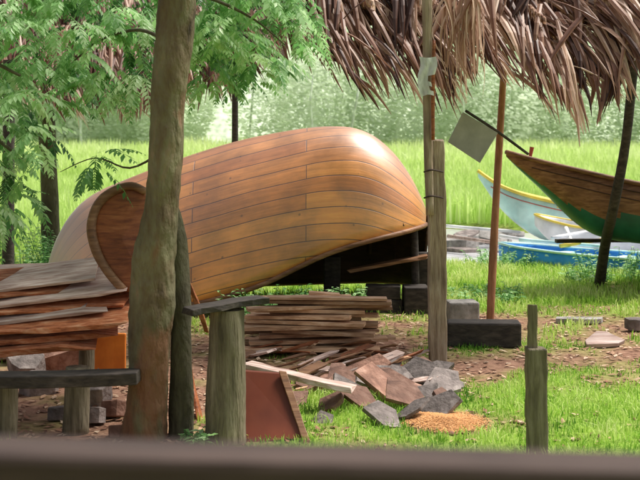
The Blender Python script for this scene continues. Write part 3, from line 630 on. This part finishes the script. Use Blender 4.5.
v,f=tube(rp,[.034,.036,.038,.038,.038,.038,.036,.034,.03],8,.08,3); mk('rim',v,f,M['brownhull'],smooth=True,parent=e)
block('orange_panel',(S(103,0,10.4).x,10.4,0),.4,.04,.44,M['orange'],'bright orange board standing behind the rack','board',seed=3)
for k,(u,v_,sx,sz,mm) in enumerate([(40,375,.2,.14,'rock'),(100,385,.17,.14,'rock'),(115,400,.12,.1,'rockr'),(60,400,.12,.08,'rock'),(25,362,.24,.14,'rock'),(118,418,.1,.07,'rockr'),(95,405,.12,.09,'rock'),(55,352,.26,.16,'rockr'),(100,362,.24,.12,'rock'),(18,345,.25,.12,'rockr')]):
    d_=gd(v_+18); chunk('rubble_stone',(S(u,0,d_).x,d_,-.02),sx,sx*.7,sz*.7,M[mm],'rough stone lying under the slab rack','stone','stones under the rack',seed=70+k,rot=k*1.3,tilt=.4*math.sin(k*2),bw=.03,n=8)
# ---------------------------------------------------------------- stump, plank, red board
post('stump_post',[S(225,452,8.5),S(226,400,8.5),S(227,350,8.5),S(227,309,8.5)],[.155,.142,.135,.128],M['stump'],'thick round mossy stump post standing upright','stump',.11,30,seed=9)
plank('plank',S(186,311,8.35),S(267,300,8.6),.22,.045,M['dark'],'dark plank balanced across the top of the stump','plank',seed=12)
plank('leaning_strip',S(206,332,8.9),S(184,272,8.75),.05,.03,M['redwood'],'thin reddish strip of wood leaning by the tree','strip',seed=13)
e=empty('leaning_board',S(270,445,8.7)); tag(e,'reddish brown board with a slanting leg leaning by the stump','board')
V=[S(243,371,8.9),S(284,374,8.85),S(303,438,8.5),S(240,444,8.5)]; V=V+[q+Vector((0,.03,.005)) for q in V]
o=mk('panel',V,[[0,1,2,3],[7,6,5,4],[1,0,4,5],[2,1,5,6],[3,2,6,7],[0,3,7,4]],M['sheet'],parent=e); bev(o,.004)
v,f=plankgeo(S(281,372,8.82),S(313,458,8.4),.05,.035,side=(1,0,0),seed=4,jag=.003); bev(mk('leg',v,f,M['brownhull'],parent=e),.004)
plank('plank',S(246,365,9.5),S(352,388,9.3),.16,.045,M['slabwood'],'weathered plank lying slanted over the rubble','plank',seed=15)
plank('plank',S(186,350,9.6),S(205,440,9.0),.1,.03,M['redwood'],'reddish board leaning behind the stump','plank',seed=16)
# ---------------------------------------------------------------- lumber pile
gp='sawn boards in the lumber pile'; z=.03; k=0
rr=random.Random(3)
while z<.54:
    nrow=3 if z<.3 else 2
    for j in range(nrow):
        x0=-.80+rr.uniform(-.12,.3)+z*.25; x1=.70+rr.uniform(-.4,.14)-z*.2
        if j and rr.random()<.4: x0+=.35
        t=rr.uniform(.028,.040); y0=11.9+j*.21+rr.uniform(-.05,.05)+z*.25
        zz=z+t/2; tl=rr.uniform(-.010,.010)
        plank('sawn_board',(x0,y0+rr.uniform(-.12,.12),zz-tl),(x1,y0+rr.uniform(-.16,.16),zz+tl),rr.uniform(.12,.2),t*.95,M['lumber'],'sawn brown board stacked in the lumber pile','board',gp,seed=100+k,jag=.0015,warp=.002,endjag=.005,bw=.002); k+=1
    z+=.043+rr.uniform(0,.008)
for k in range(54):
    u=R.uniform(225,430); v_=R.uniform(343,392); d_=gd(v_+2); x=S(u,0,d_).x; a=R.uniform(-.8,.8); L=R.uniform(.07,.26)
    plank('wood_offcut',(x-L*math.cos(a),d_-L*math.sin(a),.03),(x+L*math.cos(a),d_+L*math.sin(a),.04+R.random()*.12),R.uniform(.04,.14),R.uniform(.012,.025),M[R.choice(['lumber','slabwood','redwood','brownhull'])],'short brown offcut lying on the dirt','offcut','wood offcuts scattered by the lumber pile',seed=200+k,jag=.006,endjag=.04,side=(math.sin(a),-math.cos(a)+.001,R.uniform(-.3,.5)),seg=4)
# ---------------------------------------------------------------- rubble pile
cs=[(345,376,.27,'rockr'),(366,370,.28,'rockr'),(392,378,.30,'rock'),(418,378,.30,'rock'),(442,384,.28,'rock'),(405,398,.30,'rockr'),(385,412,.24,'rock'),(437,403,.30,'rock'),(360,396,.25,'rockr'),(330,400,.22,'rockr'),(316,380,.24,'rockr'),(388,362,.27,'rock'),(418,364,.25,'rockr'),(376,388,.28,'rockr'),(424,392,.27,'rock'),(454,376,.2,'rock'),(348,388,.22,'rock'),(408,388,.28,'rockr'),(332,366,.2,'rockr'),(298,392,.16,'rockr'),(412,408,.22,'rock'),(446,394,.22,'rockr'),(434,370,.24,'rock'),(370,380,.24,'rock'),(398,386,.24,'rockr'),(304,376,.16,'rockr'),(322,410,.16,'rock'),(282,384,.14,'rockr')]
for k,(u,v_,s,mm) in enumerate(cs):
    d_=gd(v_+12); inn=max(0,1-abs(u-405)/60)*max(0,1-abs(v_-384)/26)
    chunk('rubble_slab',(S(u,0,d_).x,d_,-.02+inn*.08),s*.85,s*.6,R.uniform(.012,.024),M[mm],['broken grey stone slab in the rubble heap','broken reddish slab in the rubble heap'][mm=='rockr'],'rubble','broken slabs in the rubble heap',seed=300+k,rot=R.uniform(-1.2,1.2),tilt=R.uniform(.05,.6),tilty=R.uniform(-.5,.5),n=5,bw=.004)
block('concrete_block',(S(462,0,13.5).x,13.5,0),.33,.3,.28,M['conc'],'grey weathered concrete block on the dirt','block',rot=.1,seed=21,bw=.02)
block('dark_beam_block',(S(484,0,12.2).x,12.25,0),.74,.28,.25,M['dark'],'dark heavy timber block lying on leaf litter','block',rot=-.05,seed=22,bw=.02)
chunk('flat_stone',(S(580,0,13.7).x,13.7,0),.3,.12,.03,M['conc'],'thin grey flat stone on the dirt','stone',seed=31)
chunk('brown_slab',(S(603,0,12.2).x,12.2,0),.3,.16,.025,M['slabwood'],'pale brown broken slab lying on the dirt','slab',seed=32,tilt=.35,n=6)
chunk('grey_stone',(S(634,0,13.2).x,13.2,0),.12,.1,.07,M['rock'],'grey stone on the dirt near the bank','stone',seed=33,bw=.03)
V=[];Fc=[];T=[]
for i in range(9000):
    a=R.uniform(0,6.28); q=math.sqrt(R.random())*R.uniform(.6,1.1); x=.95+q*.32*math.cos(a); y=8.98+q*.30*math.sin(a); s=R.uniform(.008,.018); z=gh(x,y)+.012+.02*max(0,1-q); b=len(V); an=R.uniform(0,6)
    V+=[(x,y,z),(x+s*math.cos(an),y+s*math.sin(an),z+R.uniform(-.002,.003)),(x+s*math.cos(an+1.4),y+s*math.sin(an+1.4),z+R.uniform(-.002,.003))]; Fc.append([b,b+1,b+2]); T+=[R.random()]*3
M['saw']=leafmat('orange_sawdust',[(.55,.25,.09),(.75,.42,.2)],0,.95,.05)
o=mk('sawdust',V,Fc,M['saw'],origin=(0,0,0),tint=T); o['kind']='stuff'
# ---------------------------------------------------------------- camera, light
cd=bpy.data.cameras.new('cam'); cam=bpy.data.objects.new('cam',cd); COL.objects.link(cam); scene.camera=cam
cam.location=(0,0,H); cam.rotation_euler=(math.radians(90),0,0)
cd.sensor_width=36; cd.lens=36*F/640; cd.shift_y=-(240-HZ)/640; cd.clip_end=1500; cd.clip_start=.05
cd.dof.use_dof=True; cd.dof.focus_distance=11; cd.dof.aperture_fstop=4
sd=Vector((.5,.2,.95)).normalized(); el=math.asin(sd.z); az=math.atan2(sd.x,sd.y)
wd=bpy.data.worlds.new('World'); scene.world=wd; wd.use_nodes=True; N=wd.node_tree.nodes; L=wd.node_tree.links
sk=N.new('ShaderNodeTexSky'); sk.sky_type='NISHITA'; sk.sun_disc=False; sk.sun_elevation=el; sk.sun_rotation=az; sk.dust_density=4; sk.air_density=1
hs=N.new('ShaderNodeHueSaturation'); hs.inputs['Saturation'].default_value=.3; L.new(sk.outputs[0],hs.inputs['Color']); L.new(hs.outputs[0],N['Background'].inputs['Color']); N['Background'].inputs['Strength'].default_value=.15
ld=bpy.data.lights.new('sun','SUN'); ld.energy=5; ld.angle=math.radians(20); ld.color=(1,.95,.87); lo=bpy.data.objects.new('sun',ld); COL.objects.link(lo); lo.rotation_euler=(-sd).to_track_quat('-Z','Y').to_euler()
scene.view_settings.view_transform='Standard'; scene.view_settings.look='None'; scene.view_settings.exposure=0
